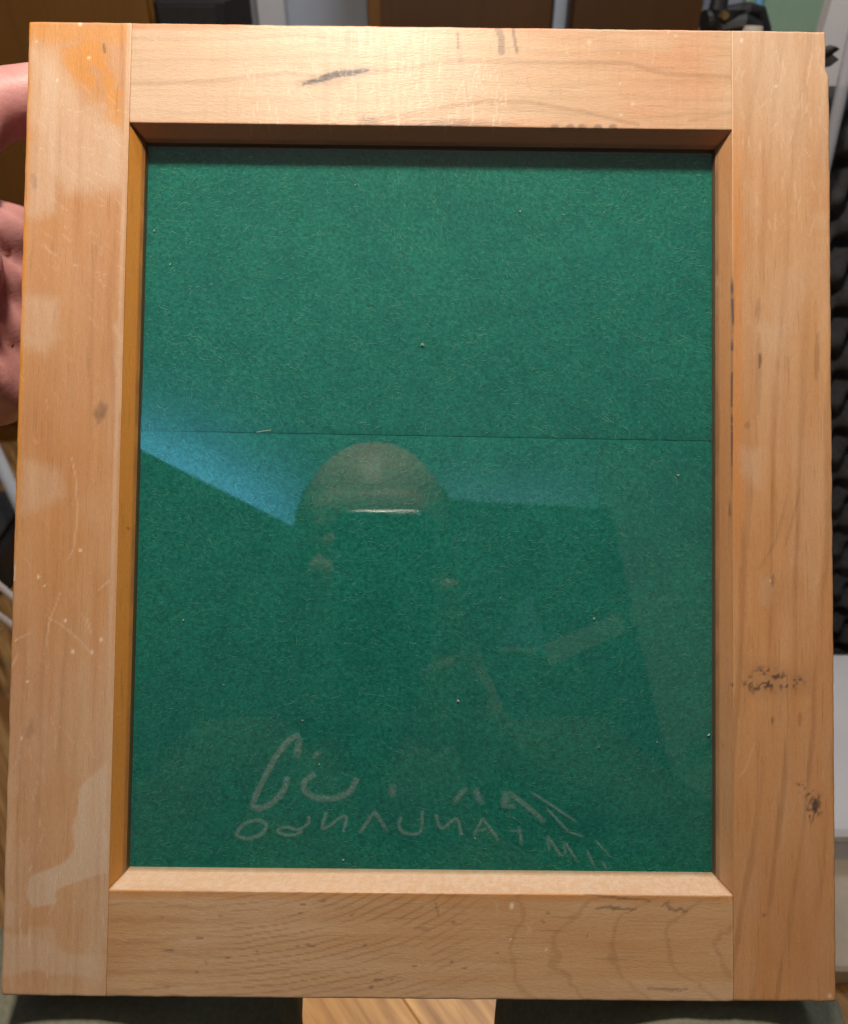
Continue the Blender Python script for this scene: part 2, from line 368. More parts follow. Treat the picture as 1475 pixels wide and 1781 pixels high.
def dots(U, V, lst, A, key, amt=1.0):
    for x, y, r in lst: r *= .62; amt *= .995; A[key] = np.maximum(A[key], amt * (1 - sstep(np.hypot((U - x) / 1.0, (V - y) / 1.4), r * .5, r * 1.25)))
def addstrokes(U, V, lst, A, key, wd, amt=1.0, taper=True, soft=1.3):
    for s in lst: A[key] = np.maximum(A[key], amt * .42 * stroke(U, V, s, wd * .8, soft, taper) * (.55 + .45 * fbm(U / 6, V / 6, 77)))
def rand_scr(U, V, A, n, box, ang, seed, amt=.5, key='scr', ln=(6, 30), wd=.5):
    r = random.Random(seed)
    for _ in range(n):
        x, y = r.uniform(box[0], box[2]), r.uniform(box[1], box[3]); a = R_(ang + r.gauss(0, 14)); l = r.uniform(*ln)
        k = (np.abs(U - x) < l + 6) & (np.abs(V - y) < l + 6)
        A[key][k] = np.maximum(A[key][k], amt * .62 * r.uniform(.3, 1) * stroke(U[k], V[k], [(x, y), (x + l * math.cos(a), y + l * math.sin(a))], wd * r.uniform(.5, 1.3), 1.1, True))

def paint_left(U, V, k, A):
    fr = k == 0; wx = (fbm(U / 30, V / 30, 3) - .5) * 26; wy = (fbm(U / 30, V / 30, 9) - .5) * 26; Uw, Vw = U + wx, V + wy
    grain = fbm(U / 9, V / 130, 21)
    o = poly(Uw, Vw, [(108, 92), (150, 62), (176, 70), (200, 130), (214, 160), (214, 222), (186, 200), (150, 165), (128, 140)], 11) * .72 * (.7 + .45 * fbm(U / 14, V / 14, 17))
    o = np.maximum(o, .5 * poly(Uw, Vw, [(46, 38), (230, 38), (228, 70), (60, 72)], 12))
    o = np.maximum(o, .9 * (1 - sstep(U - (48 - (V - 37) * .0285), 5, 15)) * (1 - sstep(V, 700, 1150)))
    o *= 1 - .8 * np.maximum(stroke(Uw, Vw, [(160, 118), (178, 128), (174, 150), (160, 158)], 5, 6), stroke(Uw, Vw, [(176, 150), (178, 200)], 4, 5))
    o = np.maximum(o, .28 * sstep(V, 250, 900) * (1 - sstep(V, 900, 1250)) * grain)
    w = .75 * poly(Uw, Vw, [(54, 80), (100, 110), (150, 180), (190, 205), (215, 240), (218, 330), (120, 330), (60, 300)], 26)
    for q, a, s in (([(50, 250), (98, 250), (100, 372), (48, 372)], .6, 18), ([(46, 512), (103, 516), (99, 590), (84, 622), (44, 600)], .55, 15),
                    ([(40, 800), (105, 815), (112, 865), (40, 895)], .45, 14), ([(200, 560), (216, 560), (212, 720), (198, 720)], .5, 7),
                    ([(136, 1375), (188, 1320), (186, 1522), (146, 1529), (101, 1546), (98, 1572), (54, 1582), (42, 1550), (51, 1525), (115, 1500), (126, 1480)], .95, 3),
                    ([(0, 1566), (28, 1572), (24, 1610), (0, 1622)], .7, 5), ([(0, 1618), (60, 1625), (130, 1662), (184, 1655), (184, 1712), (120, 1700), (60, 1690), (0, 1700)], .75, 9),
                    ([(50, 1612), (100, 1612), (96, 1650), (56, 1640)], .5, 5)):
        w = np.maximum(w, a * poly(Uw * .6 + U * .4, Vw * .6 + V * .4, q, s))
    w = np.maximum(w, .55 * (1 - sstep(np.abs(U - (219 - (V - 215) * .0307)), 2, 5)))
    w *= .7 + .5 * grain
    w = np.maximum(w, .34 * sstep(V, 950, 1300) * (.5 + .8 * fbm(U / 26, V / 120, 27)) * (1 - .6 * stroke(Uw, Vw, [(60, 1420), (120, 1400), (90, 1650)], 30, 40)))  # pinkish varnish sheen painted in as a paler tone low on the stile
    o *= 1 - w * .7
    A['orange'] = np.where(fr, o, .95); A['worn_sheen'] = np.where(fr, w, 0)
    A['ring'] = np.where(fr, .30 * sstep(np.sin((U + (fbm(U / 60, V / 260, 71) - .5) * 24 + V * .028) / 5.5 + 1.2 * grain), .6, 1) * .6 * sstep(fbm(U / 60, V / 300, 5), .35, .6), .12 * grain)
    a = {q: np.zeros(len(U)) for q in A}
    addstrokes(U, V, [[(125, 796), (132, 830), (135, 900), (128, 955), (118, 974)], [(78, 1070), (105, 1085), (135, 1110), (165, 1140)], [(170, 1027), (192, 1008)], [(105, 1030), (85, 1085), (78, 1140)],
                      [(152, 1075), (160, 1105)], [(20, 1160), (32, 1135)], [(27, 1112), (55, 1100)], [(50, 1515), (57, 1505)], [(52, 1615), (50, 1650)], [(85, 1590), (100, 1560)]], A, 'scr', 1.0, .75)
    dots(U, V, [(140, 957, 4), (67, 1003, 4.5), (77, 1018, 3), (114, 1079, 4.5), (127, 1133, 5), (160, 1134, 5), (176, 1112, 5), (48, 1185, 3.5), (38, 1284, 4), (28, 1113, 3), (100, 139, 4), (155, 100, 4), (64, 72, 3), (140, 41, 6), (10, 1360, 4)], A, 'scr', .75)
    A['scr'] = np.maximum(A['scr'], .9 * poly(U, V, [(16, 965), (27, 985), (25, 1010), (18, 1009)], 2))
    rand_scr(U, V, A, 70, (50, 140, 215, 480), 40, 5, .42); rand_scr(U, V, A, 40, (20, 500, 210, 1300), 60, 6, .3); rand_scr(U, V, A, 60, (5, 1250, 190, 1730), 88, 7, .32, 'scr', (10, 45), .6)
    d = .5 * poly(Uw, Vw, [(160, 712), (178, 693), (186, 705), (182, 722), (165, 738)], 6) * (.4 + .9 * fbm(U / 7, V / 7, 4))
    d = np.maximum(d, .30 * poly(Uw, Vw, [(48, 1255), (58, 1245), (64, 1270), (52, 1300)], 6)); d = np.maximum(d, .22 * stroke(U, V, [(58, 305), (60, 325)], 3, 4))
    d = np.maximum(d, .65 * stroke(U, V, [(181, 76), (182, 92)], 1.0, 1.5)); d = np.maximum(d, .8 * stroke(U, V, [(10, 1206), (15, 1206)], 1.5, 1))
    d = np.maximum(d, .75 * (k == 1) * (1 - sstep(np.hypot(U - 222, V - 919), 1.5, 3.5)))
    A['dark'] = np.maximum(A['dark'], d)

def paint_right(U, V, k, A):
    fr = k == 0; wx = (fbm(U / 60, V / 240, 13) - .5) * 30; wy = (fbm(U / 40, V / 40, 19) - .5) * 40; Uw, Vw = U + wx, V + wy
    grain = fbm(U / 8, V / 150, 23)
    kx, ky = (U - 1345) / 30, (V - 1032) / 46; kd = np.exp(-(kx ** 2 + ky ** 2))
    ph = U + wx * .45 + .00016 * (V - 850) * np.abs(V - 850) * .5 + 12 * kd * np.sign(kx) + .02 * V
    rg = sstep(np.sin(ph / 7.0 + 3 * fbm(U / 60, V / 700, 3) + .7 * grain), .55, 1) * sstep(fbm(U / 26, V / 420, 15), .3, .6)
    A['ring'] = np.where(fr, rg * (.15 + .24 * sstep(V, 500, 1000)) + .22 * kd ** 2, .15 * grain)
    o = .75 * (1 - sstep(np.abs(U - 1283 - wx * .2), 3, 12)) * sstep(V, 200, 240) * (1 - sstep(V, 850, 1000)) + .55 * sstep(V, 600, 1100) * grain
    w = .8 * (1 - sstep(V + wx, 60, 420)) * (.45 + .7 * grain)
    for q, a, s in (([(1290, 300), (1320, 310), (1318, 390), (1296, 370)], .3, 16), ([(1315, 560), (1360, 565), (1350, 610), (1325, 610)], .3, 18), ([(1285, 780), (1318, 780), (1318, 845), (1292, 830)], .40, 15),
                    ([(1405, 372), (1450, 372), (1450, 415), (1425, 395)], .3, 12), ([(1325, 1008), (1345, 1008), (1342, 1044), (1325, 1050)], .3, 12)):
        w = np.maximum(w, a * poly(Uw * .5 + U * .5, Vw * .5 + V * .5, q, s))
    A['orange'] = np.where(fr, np.clip(o, 0, 1), .45 - .40 * sstep(V, 1100, 1400)); A['worn_sheen'] = np.where(fr, w, .12)
    d = np.zeros(len(U)); sp = fbm(U / 5.5, V / 5.5, 31)
    for q, a in (([(1290, 1190), (1318, 1160), (1350, 1163), (1372, 1175), (1400, 1178), (1396, 1200), (1345, 1200), (1310, 1206)], 1.0), ([(1383, 1362), (1400, 1364), (1425, 1385), (1428, 1412), (1412, 1428), (1400, 1420), (1408, 1392)], 1.15)):
        d = np.maximum(d, poly(U, V, q, 9) * sstep(sp, .50, .62) * .85 * a)
    d = np.maximum(d, .85 * poly(U, V, [(1410, 1385), (1424, 1388), (1425, 1410), (1413, 1424), (1406, 1410)], 5) * sstep(fbm(U / 4, V / 6, 8), .36, .5))
    d = np.maximum(d, .16 * poly(U, V, [(1290, 1150), (1410, 1165), (1410, 1205), (1300, 1210)], 18))
    crack = stroke(U, V, [(1274, 478), (1275, 560), (1273, 680), (1273, 760), (1272, 850), (1270, 930)], .9, 1.4) * np.maximum(.35 + .65 * sstep(fbm(V / 22, U * 0, 6), .36, .55), ((V > 720) & (V < 870)) * sstep(fbm(V / 9, U / 4, 7), .28, .4))
    d = np.maximum(d, .9 * crack * sstep(V, 478, 500) * (1 - sstep(V, 880, 930)))
    for s, wd, a in (([(1322, 615), (1321, 640)], 1.6, .7), ([(1320, 520), (1318, 560)], 3, .22), ([(1320, 580), (1319, 720)], 4, .16), ([(1300, 735), (1299, 745)], 4, .3), ([(1345, 1000), (1344, 1018)], 2, .4), ([(1422, 580), (1420, 660)], 3, .28),
                     ([(1344, 1248), (1343, 1258)], 1.5, .5), ([(1328, 1590), (1329, 1593)], 4, .4), ([(1391, 1240), (1391, 1262)], 3, .3), ([(1273, 1190), (1273, 1194)], 1.8, .7), ([(1257, 1298), (1259, 1298)], 5, .2), ([(1370, 860), (1350, 940), (1320, 990)], 1.5, .15), ([(1392, 850), (1378, 905), (1366, 950)], 1.5, .18)):
        d = np.maximum(d, a * stroke(U, V, s, wd, 2.5, True))
    A['dark'] = np.maximum(A['dark'], d)
    addstrokes(U, V, [[(1312, 1293), (1296, 1340), (1284, 1352)], [(1248, 480), (1247, 500)]], A, 'scr', 1.5, .4)
    dots(U, V, [(1349, 150, 4), (1340, 1010, 3), (1290, 70, 5), (1451, 985, 3), (1443, 1732, 6)], A, 'scr', .55)
    rand_scr(U, V, A, 60, (1285, 60, 1440, 420), 92, 15, .35, 'scr', (10, 40), .8); rand_scr(U, V, A, 45, (1285, 450, 1440, 1720), 92, 16, .16, 'scr', (10, 30), .6)
    rand_scr(U, V, A, 60, (1285, 420, 1445, 1720), 93, 26, .16, 'dark', (6, 26), .6)

def paint_top(U, V, k, A):
    fr = k == 0; wx = (fbm(U / 60, V / 25, 33) - .5) * 40; wy = (fbm(U / 110, V / 25, 39) - .5) * 26; Uw, Vw = U + wx, V + wy
    g = fbm(U / 150, V / 8, 41); cross = fbm(U / 3.2, V / 60, 43)
    o = .55 * (1 - sstep(V + .02 * (225 - U) * 0, 44, 62)) * (.5 + grain_(U)) + .5 * sstep(U, 850, 1230) * (1 - sstep(U, 1230, 1290)) * fbm(U / 70, V / 40, 8)
    o = np.maximum(o, .45 * sstep(V, 196, 212) * fbm(U / 30, V / 20, 2))
    w = .65 * (1 - sstep(np.abs(U - 360), 120, 420)) * (.4 + .8 * g) + .45 * (1 - sstep(np.abs(U - 690), 60, 260)) * sstep(cross, .35, .7)
    w *= 1 - sstep(V, 200, 214) * .6; w *= sstep(V, 44, 56)
    ring = np.zeros(len(U))
    for s, a in (([(226, 66), (380, 68), (520, 60), (640, 75)], .25), ([(226, 105), (420, 104), (560, 96), (700, 100)], .2), ([(230, 146), (380, 140), (500, 127), (560, 133)], .35), ([(635, 126), (720, 116), (800, 108), (980, 108), (1090, 108), (1160, 128), (1270, 133)], .4),
                 ([(640, 212), (760, 190), (850, 176), (920, 178), (1000, 192), (1110, 215)], .42), ([(1200, 210), (1270, 196)], .25), ([(700, 205), (800, 195), (900, 190), (990, 200)], .2)):
        ring = np.maximum(ring, a * stroke(U, V + wy * .25, s, 1.6, 4))
    ring = np.maximum(ring, .14 * sstep(np.sin((V + wy) / 4.5 + 3 * g), .4, 1))
    A['ring'] = np.where(fr, ring + .10 * sstep(cross, .55, .8), .25); A['orange'] = np.where(fr, o, .8); A['worn_sheen'] = np.where(fr, w, 0)
    d = 1.1 * stroke(U, V + (fbm(U / 22, V / 22, 3) - .5) * 5, [(527, 146), (560, 137), (590, 129), (612, 127), (640, 121)], 4.0, 4.5, True) * (.72 + .35 * fbm(U / 40, V / 5, 5))
    d = np.maximum(d, .22 * stroke(U, V, [(520, 146), (580, 134), (650, 122)], 8, 9, True))
    for s, wd, a in (([(867, 50), (872, 66), (873, 90)], 5, .50), ([(868, 52), (876, 72), (876, 88)], 1.5, .35), ([(892, 50), (895, 68), (899, 90)], 1.8, .55), ([(796, 58), (797, 84)], 1.2, .6), ([(798, 60), (800, 108)], 2.5, .14), ([(226, 90), (225, 130)], .8, .25)):
        d = np.maximum(d, a * stroke(U, V, s, wd, 2.2))
    d = np.maximum(d, .42 * poly(U, Vw * .4 + V * .6, [(618, 216), (632, 202), (648, 204), (665, 215), (760, 210), (800, 208), (850, 214), (900, 219), (620, 226)], 5) * (.5 + .8 * fbm(U / 12, V / 6, 4)) * fr)
    for x in (965, 992, 1012, 1040, 1066): d = np.maximum(d, .5 * fr * (1 - sstep(np.hypot(U - x, (V - 222) * 1.2), 5, 10)))
    A['dark'] = np.maximum(A['dark'], d)
    dots(U, V, [(1025, 73, 6), (1163, 55, 4), (1175, 62, 4), (1080, 200, 4), (1078, 145, 4), (1100, 180, 5), (1075, 92, 3)], A, 'scr', .4)
    addstrokes(U, V, [[(975, 75), (985, 95)], [(983, 75), (990, 100)]], A, 'scr', 1.2, .4)
    rand_scr(U, V, A, 170, (420, 95, 880, 205), 90, 45, .55, 'scr', (8, 40), .5); rand_scr(U, V, A, 80, (230, 50, 1270, 210), 85, 46, .22, 'scr', (8, 30), .5)
    rand_scr(U, V, A, 60, (600, 60, 950, 205), 90, 47, .30, 'dark', (8, 30), .5)
def grain_(U): return fbm(U / 40, U * 0 + 3, 91)

def paint_bottom(U, V, k, A):
    fr = k == 0; wx = (fbm(U / 50, V / 40, 53) - .5) * 46; wy = (fbm(U / 70, V / 40, 59) - .5) * 30
    g = fbm(U / 120, V / 7, 61)
    r1 = np.hypot((U + wx * .3 - 330) / 2.15, (V + wy * .2 - 1425) / 1.0)
    a1 = sstep(np.sin(r1 / 1.75 + 4 * fbm(r1 / 30, U * 0, 7)), .5, 1) * sstep(U, 330, 430) * (1 - sstep(U, 700, 900)) * sstep(fbm(U / 90, V / 30, 3), .28, .5)
    r2 = np.hypot((U + wx * 1.2 - 1400) / 2.4, (V + wy * 1.6 - 1648) / 1.0)
    a2 = sstep(np.cos(r2 / 6.0 + 1.5), .90, 1) * sstep(U, 830, 900) * (.7 + .3 * fbm(U / 20, V / 20, 5))
    r3 = V + wy + .03 * U; a3 = sstep(np.sin(r3 / 4.5 + 2 * g), .5, 1) * (1 - sstep(U, 330, 430)) * .35
    A['ring'] = np.where(fr, 0.50 * a1 + .34 * a2 + a3 * .7, 0)
    fleck = fbm(U / 7, V / 4, 65)
    A['orange'] = np.where(fr, .75 * (1 - sstep(V - 1553 - (U - 184) * .006, 3, 15)) * (.4 + .8 * grain_(U)) + .18 * g, .12)
    A['worn_sheen'] = np.where(fr, .25 * sstep(V, 1690, 1740) + .3 * (1 - sstep(np.abs(U - 420), 40, 200)) * g, .55 + .7 * sstep(fleck, .48, .62))
    d = np.zeros(len(U))
    for s, wd, a in (([(1014, 1555), (1080, 1562), (1130, 1566)], 1.0, .6), ([(1036, 1580), (1062, 1577), (1066, 1580), (1106, 1582)], 3.2, .62), ([(1152, 1576), (1158, 1570), (1164, 1580), (1176, 1584), (1185, 1580), (1190, 1586), (1196, 1582)], 3, .58), ([(1160, 1574), (1164, 1566)], 2, .4),
                     ([(1125, 1718), (1145, 1720), (1195, 1722)], 1.8, .6), ([(284, 1653), (302, 1654)], 1.8, .65), ([(342, 1631), (352, 1632)], 1.6, .65), ([(280, 1594), (284, 1595)], 4, .28), ([(380, 1592), (386, 1594)], 4, .3), ([(357, 1670), (360, 1680)], 4, .2),
                     ([(393, 1666), (400, 1667)], 1.4, .6), ([(340, 1690), (346, 1690)], 1.4, .5), ([(445, 1654), (450, 1655)], 2, .4), ([(286, 1717), (296, 1717)], 1.4, .4), ([(523, 1574), (531, 1573)], 1.5, .65), ([(559, 1568), (566, 1567)], 1.8, .65), ([(610, 1591), (616, 1590)], 1.6, .5),
                     ([(519, 1589), (525, 1588)], 1.6, .5), ([(757, 1567), (760, 1580), (763, 1594)], 1.6, .4), ([(785, 1604), (793, 1604)], 1.6, .55), ([(722, 1614), (746, 1617)], 1.3, .4), ([(515, 1646), (520, 1647)], 1.6, .5), ([(533, 1643), (547, 1645)], 1.4, .6), ([(632, 1645), (638, 1644)], 1.8, .6),
                     ([(652, 1705), (664, 1704)], 2.4, .65), ([(643, 1717), (650, 1717)], 2, .65), ([(680, 1705), (685, 1705)], 2, .45), ([(718, 1681), (724, 1680)], 2, .6), ([(784, 1672), (788, 1673)], 2, .55), ([(806, 1684), (812, 1685)], 2.2, .6), ([(862, 1658), (868, 1658)], 2, .45), ([(950, 1588), (957, 1588)], 2, .55), ([(940, 1602), (948, 1603)], 1.8, .5), ([(1020, 1627), (1022, 1627)], 2, .5)):
        d = np.maximum(d, a * stroke(U, V + (fbm(U / 6, V / 6, 4) - .5) * 4, s, wd * .55, 2.2, True))
    A['dark'] = np.maximum(A['dark'], d * fr * .85)
    addstrokes(U, V, [[(862, 1568), (866, 1585)], [(915, 1605), (925, 1622)], [(925, 1605), (918, 1622)], [(1269, 1560), (1274, 1575), (1274, 1740)]], A, 'scr', 1.4, .45, False)
    dots(U, V, [(890, 1575, 7), (950, 1651, 2.5), (889, 1633, 3)], A, 'scr', .8)
    rand_scr(U, V, A, 60, (190, 1560, 1270, 1735), 0, 55, .16, 'dark', (5, 16), .4); rand_scr(U, V, A, 40, (190, 1560, 1270, 1735), 20, 56, .25, 'scr', (5, 22), .5)

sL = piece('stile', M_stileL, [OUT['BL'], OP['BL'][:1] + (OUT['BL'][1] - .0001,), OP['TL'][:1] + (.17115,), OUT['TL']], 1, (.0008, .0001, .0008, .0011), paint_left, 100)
sL['label'] = 'pale water-stained left stile with scratches'
sR = piece('stile', M_stileR, [(OP['BR'][0], -.1712), OUT['BR'], OUT['TR'], (OP['TR'][0], .1714)], 3, (.0010, .0011, .0008, .0001), paint_right, 200)
sR['label'] = 'orange-brown right stile with two ink stains and a split edge'
rT = piece('rail', M_railT, [(OP['TL'][0] + .00004, OP['TL'][1]), (OP['TR'][0] - .00004, OP['TR'][1]), (OP['TR'][0] - .00004, .1714), (OP['TL'][0] + .00004, .17115)], 0, (.0004, .00012, .0009, .00012), paint_top, 300)
rT['label'] = 'pale top rail with a dark knot streak'
rB = piece('rail', M_railB, [(OP['BL'][0] + .00004, -.1713), (OP['BR'][0] - .00004, -.17125), (OP['BR'][0] - .00004, OP['BR'][1]), (OP['BL'][0] + .00004, OP['BL'][1])], 2, (.0008, .00035, .0003, .0003), paint_bottom, 400)
rB['label'] = 'bottom rail with curved growth rings'

# glass pane: one thin slab, its edges under the rebate
gx0, gx1, gy0, gy1 = -.1037, .1047, -.1312, .1308
gp = MB().add([(gx0, gy0, GZ), (gx1, gy0, GZ), (gx1, gy1, GZ), (gx0, gy1, GZ)], [(0, 1, 2, 3)]).build('glass_pane', M_glass, frame)

# two felt boards meeting at a hairline
yl, yr = onplane(250, 749, FZ).y, onplane(1240, 767, FZ).y
slope = (yr - yl) / (onplane(1240, 767, FZ).x - onplane(250, 749, FZ).x); y0 = yl - slope * onplane(250, 749, FZ).x
x0, x1 = -.1058, .1068
def felt(ya, yb):
    mb = MB(); nx, ny = 60, 40
    us = np.linspace(0, 1, nx); vs = np.linspace(0, 1, ny)
    P = quad([(x0, ya(x0), FZ), (x1, ya(x1), FZ), (x1, yb(x1), FZ), (x0, yb(x0), FZ)], us, vs)
    e = np.minimum(np.linspace(0, 1, ny), 1 - np.linspace(0, 1, ny))[None, :] * (yb(0) - ya(0)); P[..., 2] += -.0003 * (1 - sstep(e, 0, .0012)) + .00012 * (fbm(P[..., 0] / .01, P[..., 1] / .01, 5) - .5)
    mb.add(P, gridF(nx, ny))
    for e in (P[:, 0], P[-1, :], P[::-1, -1], P[0, ::-1]):
        b2 = e.copy(); b2[:, 2] = -.019; mb.add(np.stack([e, b2], 1), [tuple(reversed(f)) for f in gridF(len(e), 2)])
    mb.add([(x0, ya(x0), -.019), (x1, ya(x1), -.019), (x1, yb(x1), -.019), (x0, yb(x0), -.019)], [(3, 2, 1, 0)])
    return mb.build('felt_board', M_felt, frame, True)
split = lambda x: y0 + slope * x
fbU = felt(lambda x: split(x) + .00010, lambda x: .1328); fbU['label'] = 'upper green felt board'
fbL = felt(lambda x: -.1332, lambda x: split(x) - .00010); fbL['label'] = 'lower green felt board with faint mirrored chalk writing'
# loose surface fibres of the felt, and lint
for board, ya, yb, n in ((fbU, lambda x: split(x) + .001, lambda x: .1300, 6500), (fbL, lambda x: -.1310, lambda x: split(x) - .001, 7500)):
    mb = MB()
    for _ in range(n):
        x = rng.uniform(-.1030, .1040); y = rng.uniform(ya(x), yb(x)); a = rng.normal(0, .45) + 1.6 * (math.sin(x * 38 + 1.3) * math.cos(y * 31 - .4)) * .5 - .5 * max(0, y) / .13; l = rng.uniform(.0005, .0022) * (1 + (rng.random() < .06)); cv = rng.normal(0, .6); wd = rng.uniform(.00002, .00006)
        P = []; px, py = x, y
        for k in range(4):
            zz = FZ + .00014 + .00012 * math.sin(math.pi * k / 3); nx_, ny_ = -math.sin(a), math.cos(a)
            P += [(px - nx_ * wd, py - ny_ * wd, zz), (px + nx_ * wd, py + ny_ * wd, zz)]; px += l / 3 * math.cos(a); py += l / 3 * math.sin(a); a += cv / 3
        mb.add(P, [(0, 2, 3, 1), (2, 4, 5, 3), (4, 6, 7, 5)])
    o = mb.build('felt_fibre', M_fibre, board); o['kind'] = 'stuff'
lint = [(735, 600, 3.2), (270, 402, 2.2), (905, 368, 2.2), (797, 1219, 3), (1033, 1076, 2.2), (1179, 826, 2), (297, 460, 1.8), (320, 1078, 2), (526, 1252, 2), (597, 1494, 1.6), (1232, 1277, 3.2), (618, 322, 1.6), (1050, 370, 1.4), (555, 1329, 1.5), (826, 1457, 1.8), (1142, 1290, 1.6), (432, 540, 1.2), (1010, 300, 1.2), (870, 1040, 1.4), (390, 1190, 1.3), (1120, 700, 1.3)]
r_ = random.Random(8)
lm = []
for px, py, r in lint:
    p = onplane(px, py, FZ); mb = MB(); s = r / 4950
    for q in range(3):
        a = r_.uniform(0, 3.1); l = s * r_.uniform(.5, 1.2); d = Vector((math.cos(a), math.sin(a), .2)); c = Vector((r_.uniform(-1, 1), r_.uniform(-1, 1), 0)) * s * .5
        mb.tube([c - d * l, c + Vector((0, 0, s * .3)), c + d * l * .8], [s * .12, s * .33, s * .1], 6)
    mb.build('lint_speck', M_lint, fbU if py < 757 else fbL, False, (p.x, p.y, FZ + .0004))
hair = MB().tube([onplane(447, 752, FZ) + Vector((0, 0, .0006)), onplane(458, 750, FZ) + Vector((0, 0, .0007)), onplane(472, 748, FZ) + Vector((0, 0, .0006))], .00009, 5).build('lint_speck', M_lint, fbU)

# faint mirrored lettering, as it stands in the photo
ZS = 2.0486
S = [([(292, 100), (258, 108), (200, 180), (150, 280), (118, 352), (150, 362), (200, 335), (238, 290), (246, 245)], 11), ([(290, 105), (280, 182)], 13), ([(366, 155), (335, 180)], 9),
     ([(345, 235), (302, 265), (306, 300), (350, 325), (420, 325), (472, 300), (495, 250)], 11), ([(620, 270), (620, 322)], 13), ([(838, 338), (870, 300), (888, 285)], 10), ([(912, 285), (938, 346)], 12),
     ([(1018, 360), (1027, 295)], 14), ([(1032, 300), (1100, 352), (1165, 410)], 9), ([(1015, 350), (1062, 352)], 8),
     ([(1110, 300), (1190, 350), (1280, 412)], 5), ([(1165, 355), (1250, 445)], 5), ([(1240, 440), (1300, 460)], 4), ([(1170, 455), (1178, 512)], 5), ([(1170, 455), (1225, 535)], 6), ([(1230, 475), (1236, 525)], 5), ([(1230, 475), (1280, 550)], 5), ([(1310, 505), (1340, 570)], 5), ([(1340, 470), (1395, 530)], 4), ([(1365, 545), (1386, 582)], 5),
     ([(62, 455), (85, 415), (140, 398), (176, 415), (155, 455), (100, 470), (62, 455)], 7), ([(322, 385), (326, 412), (285, 440), (250, 424), (210, 432), (218, 450), (270, 456), (300, 440)], 6),
     ([(385, 372), (362, 446), (462, 372), (446, 446)], 6), ([(502, 450), (556, 370), (602, 440)], 7), ([(652, 388), (640, 420), (660, 450), (725, 452), (727, 365)], 6), ([(774, 380), (790, 440), (852, 385), (866, 456)], 6), ([(908, 456), (942, 395), (1000, 475)], 6), ([(925, 440), (962, 430)], 5), ([(1070, 420), (1081, 492)], 6), ([(1032, 440), (1076, 440)], 4)]
mb = MB(); soft = []
for pts, wd in S:
    q = [onplane(380 + x / ZS, 1230 + y / ZS, FZ) for x, y in pts]; h = wd / ZS / 4950 / 2 * 2.1
    for _ in range(3 if len(q) > 3 else 0):
        q = [q[0]] + [a.lerp(b2, f) for a, b2 in zip(q[:-1], q[1:]) for f in ((.2, .8) if _ == 0 else (.25, .75))] + [q[-1]]
    P = []
    for a, b2 in zip(q[:-1], q[1:]):
        n = max(1, int((b2 - a).length / .0008)); P += [a.lerp(b2, i / n) for i in range(n)]
    P.append(q[-1]); V = []
    for i, p in enumerate(P):
        d = (P[min(i + 1, len(P) - 1)] - P[max(i - 1, 0)]).normalized(); nn = Vector((-d.y, d.x, 0)); k = h * (.9 + .2 * r_.random()); en = min(1, i / 2.5, (len(P) - 1 - i) / 2.5)
        for f, al in ((1.35, 0), (.45, 1), (-.45, 1), (-1.35, 0)): V.append(tuple(p + nn * k * f + Vector((0, 0, .00036)))); soft.append(al * (.25 + .75 * en) * (.75 + .5 * r_.random()))
    mb.add(V, [(4 * i + c, 4 * i + c + 1, 4 * i + c + 5, 4 * i + c + 4) for i in range(len(P) - 1) for c in range(3)])
co_ = mb.build('chalk_lettering', M_chalk, fbL); at = co_.data.attributes.new('soft', 'FLOAT', 'POINT'); at.data.foreach_set('value', np.array(soft, np.float32))

# ------------------------------------------------------------------ THE PERSON
def solid(mb, name, mat, parent, voxel, smooth_it, disp=None, extra=None):
    tmp = mb.mesh(name + '_raw'); o = bpy.data.objects.new(name, tmp); C.objects.link(o)
    m = o.modifiers.new('remesh', 'REMESH'); m.mode = 'VOXEL'; m.voxel_size = voxel; m.use_smooth_shade = True
    s = o.modifiers.new('smooth', 'SMOOTH'); s.iterations = smooth_it; s.factor = .5
    dg = bpy.context.evaluated_depsgraph_get(); me = bpy.data.meshes.new_from_object(o.evaluated_get(dg)); o.modifiers.clear(); o.data = me; bpy.data.meshes.remove(tmp)
    if disp:
        n = len(me.vertices); co = np.empty(n * 3); no = np.empty(n * 3); me.vertices.foreach_get('co', co); me.vertex_normals.foreach_get('vector', no)
        co = co.reshape(-1, 3); no = no.reshape(-1, 3); co += no * disp(co)[:, None]; me.vertices.foreach_set('co', co.ravel())
    me.polygons.foreach_set('use_smooth', [True] * len(me.polygons)); me.update()
    me.materials.clear(); me.materials.append(mat); o.parent = parent; o.name = name
    return o
body = MB()
HM = CM.to_3x3()                                        # the head is turned like the camera
HC = K(-.047, -.006, .240)
hd = lambda x, y, z: HC + HM @ Vector((x, y, z))          # x right, y crown, -z the face
cap = body.capsule
body.ball(hd(0, .030, .012), .077, .085, .098, HM); body.ball(hd(0, -.03, -.018), .064, .085, .070, HM); body.ball(hd(0, -.085, -.045), .036, .028, .038, HM)
body.ball(hd(0, .035, -.062), .058, .03, .026, HM)
cap(hd(0, .012, -.088), hd(0, -.022, -.112), .008, .012); body.ball(hd(-.012, -.027, -.100), .009, .008, .010, HM); body.ball(hd(.012, -.027, -.100), .009, .008, .010, HM)
cap(hd(-.020, -.055, -.086), hd(.020, -.055, -.086), .007, .007); cap(hd(-.018, -.066, -.084), hd(.018, -.066, -.084), .008, .008)
for s in (-1, 1):
    body.ball(hd(s * .032, .006, -.074), .014, .012, .012, HM); cap(hd(s * .014, .024, -.084), hd(s * .048, .024, -.072), .006, .006)
    body.ball(hd(s * .080, -.002, .016), .008, .032, .019, HM); body.ball(hd(s * .04, -.02, -.068), .02, .018, .018, HM)
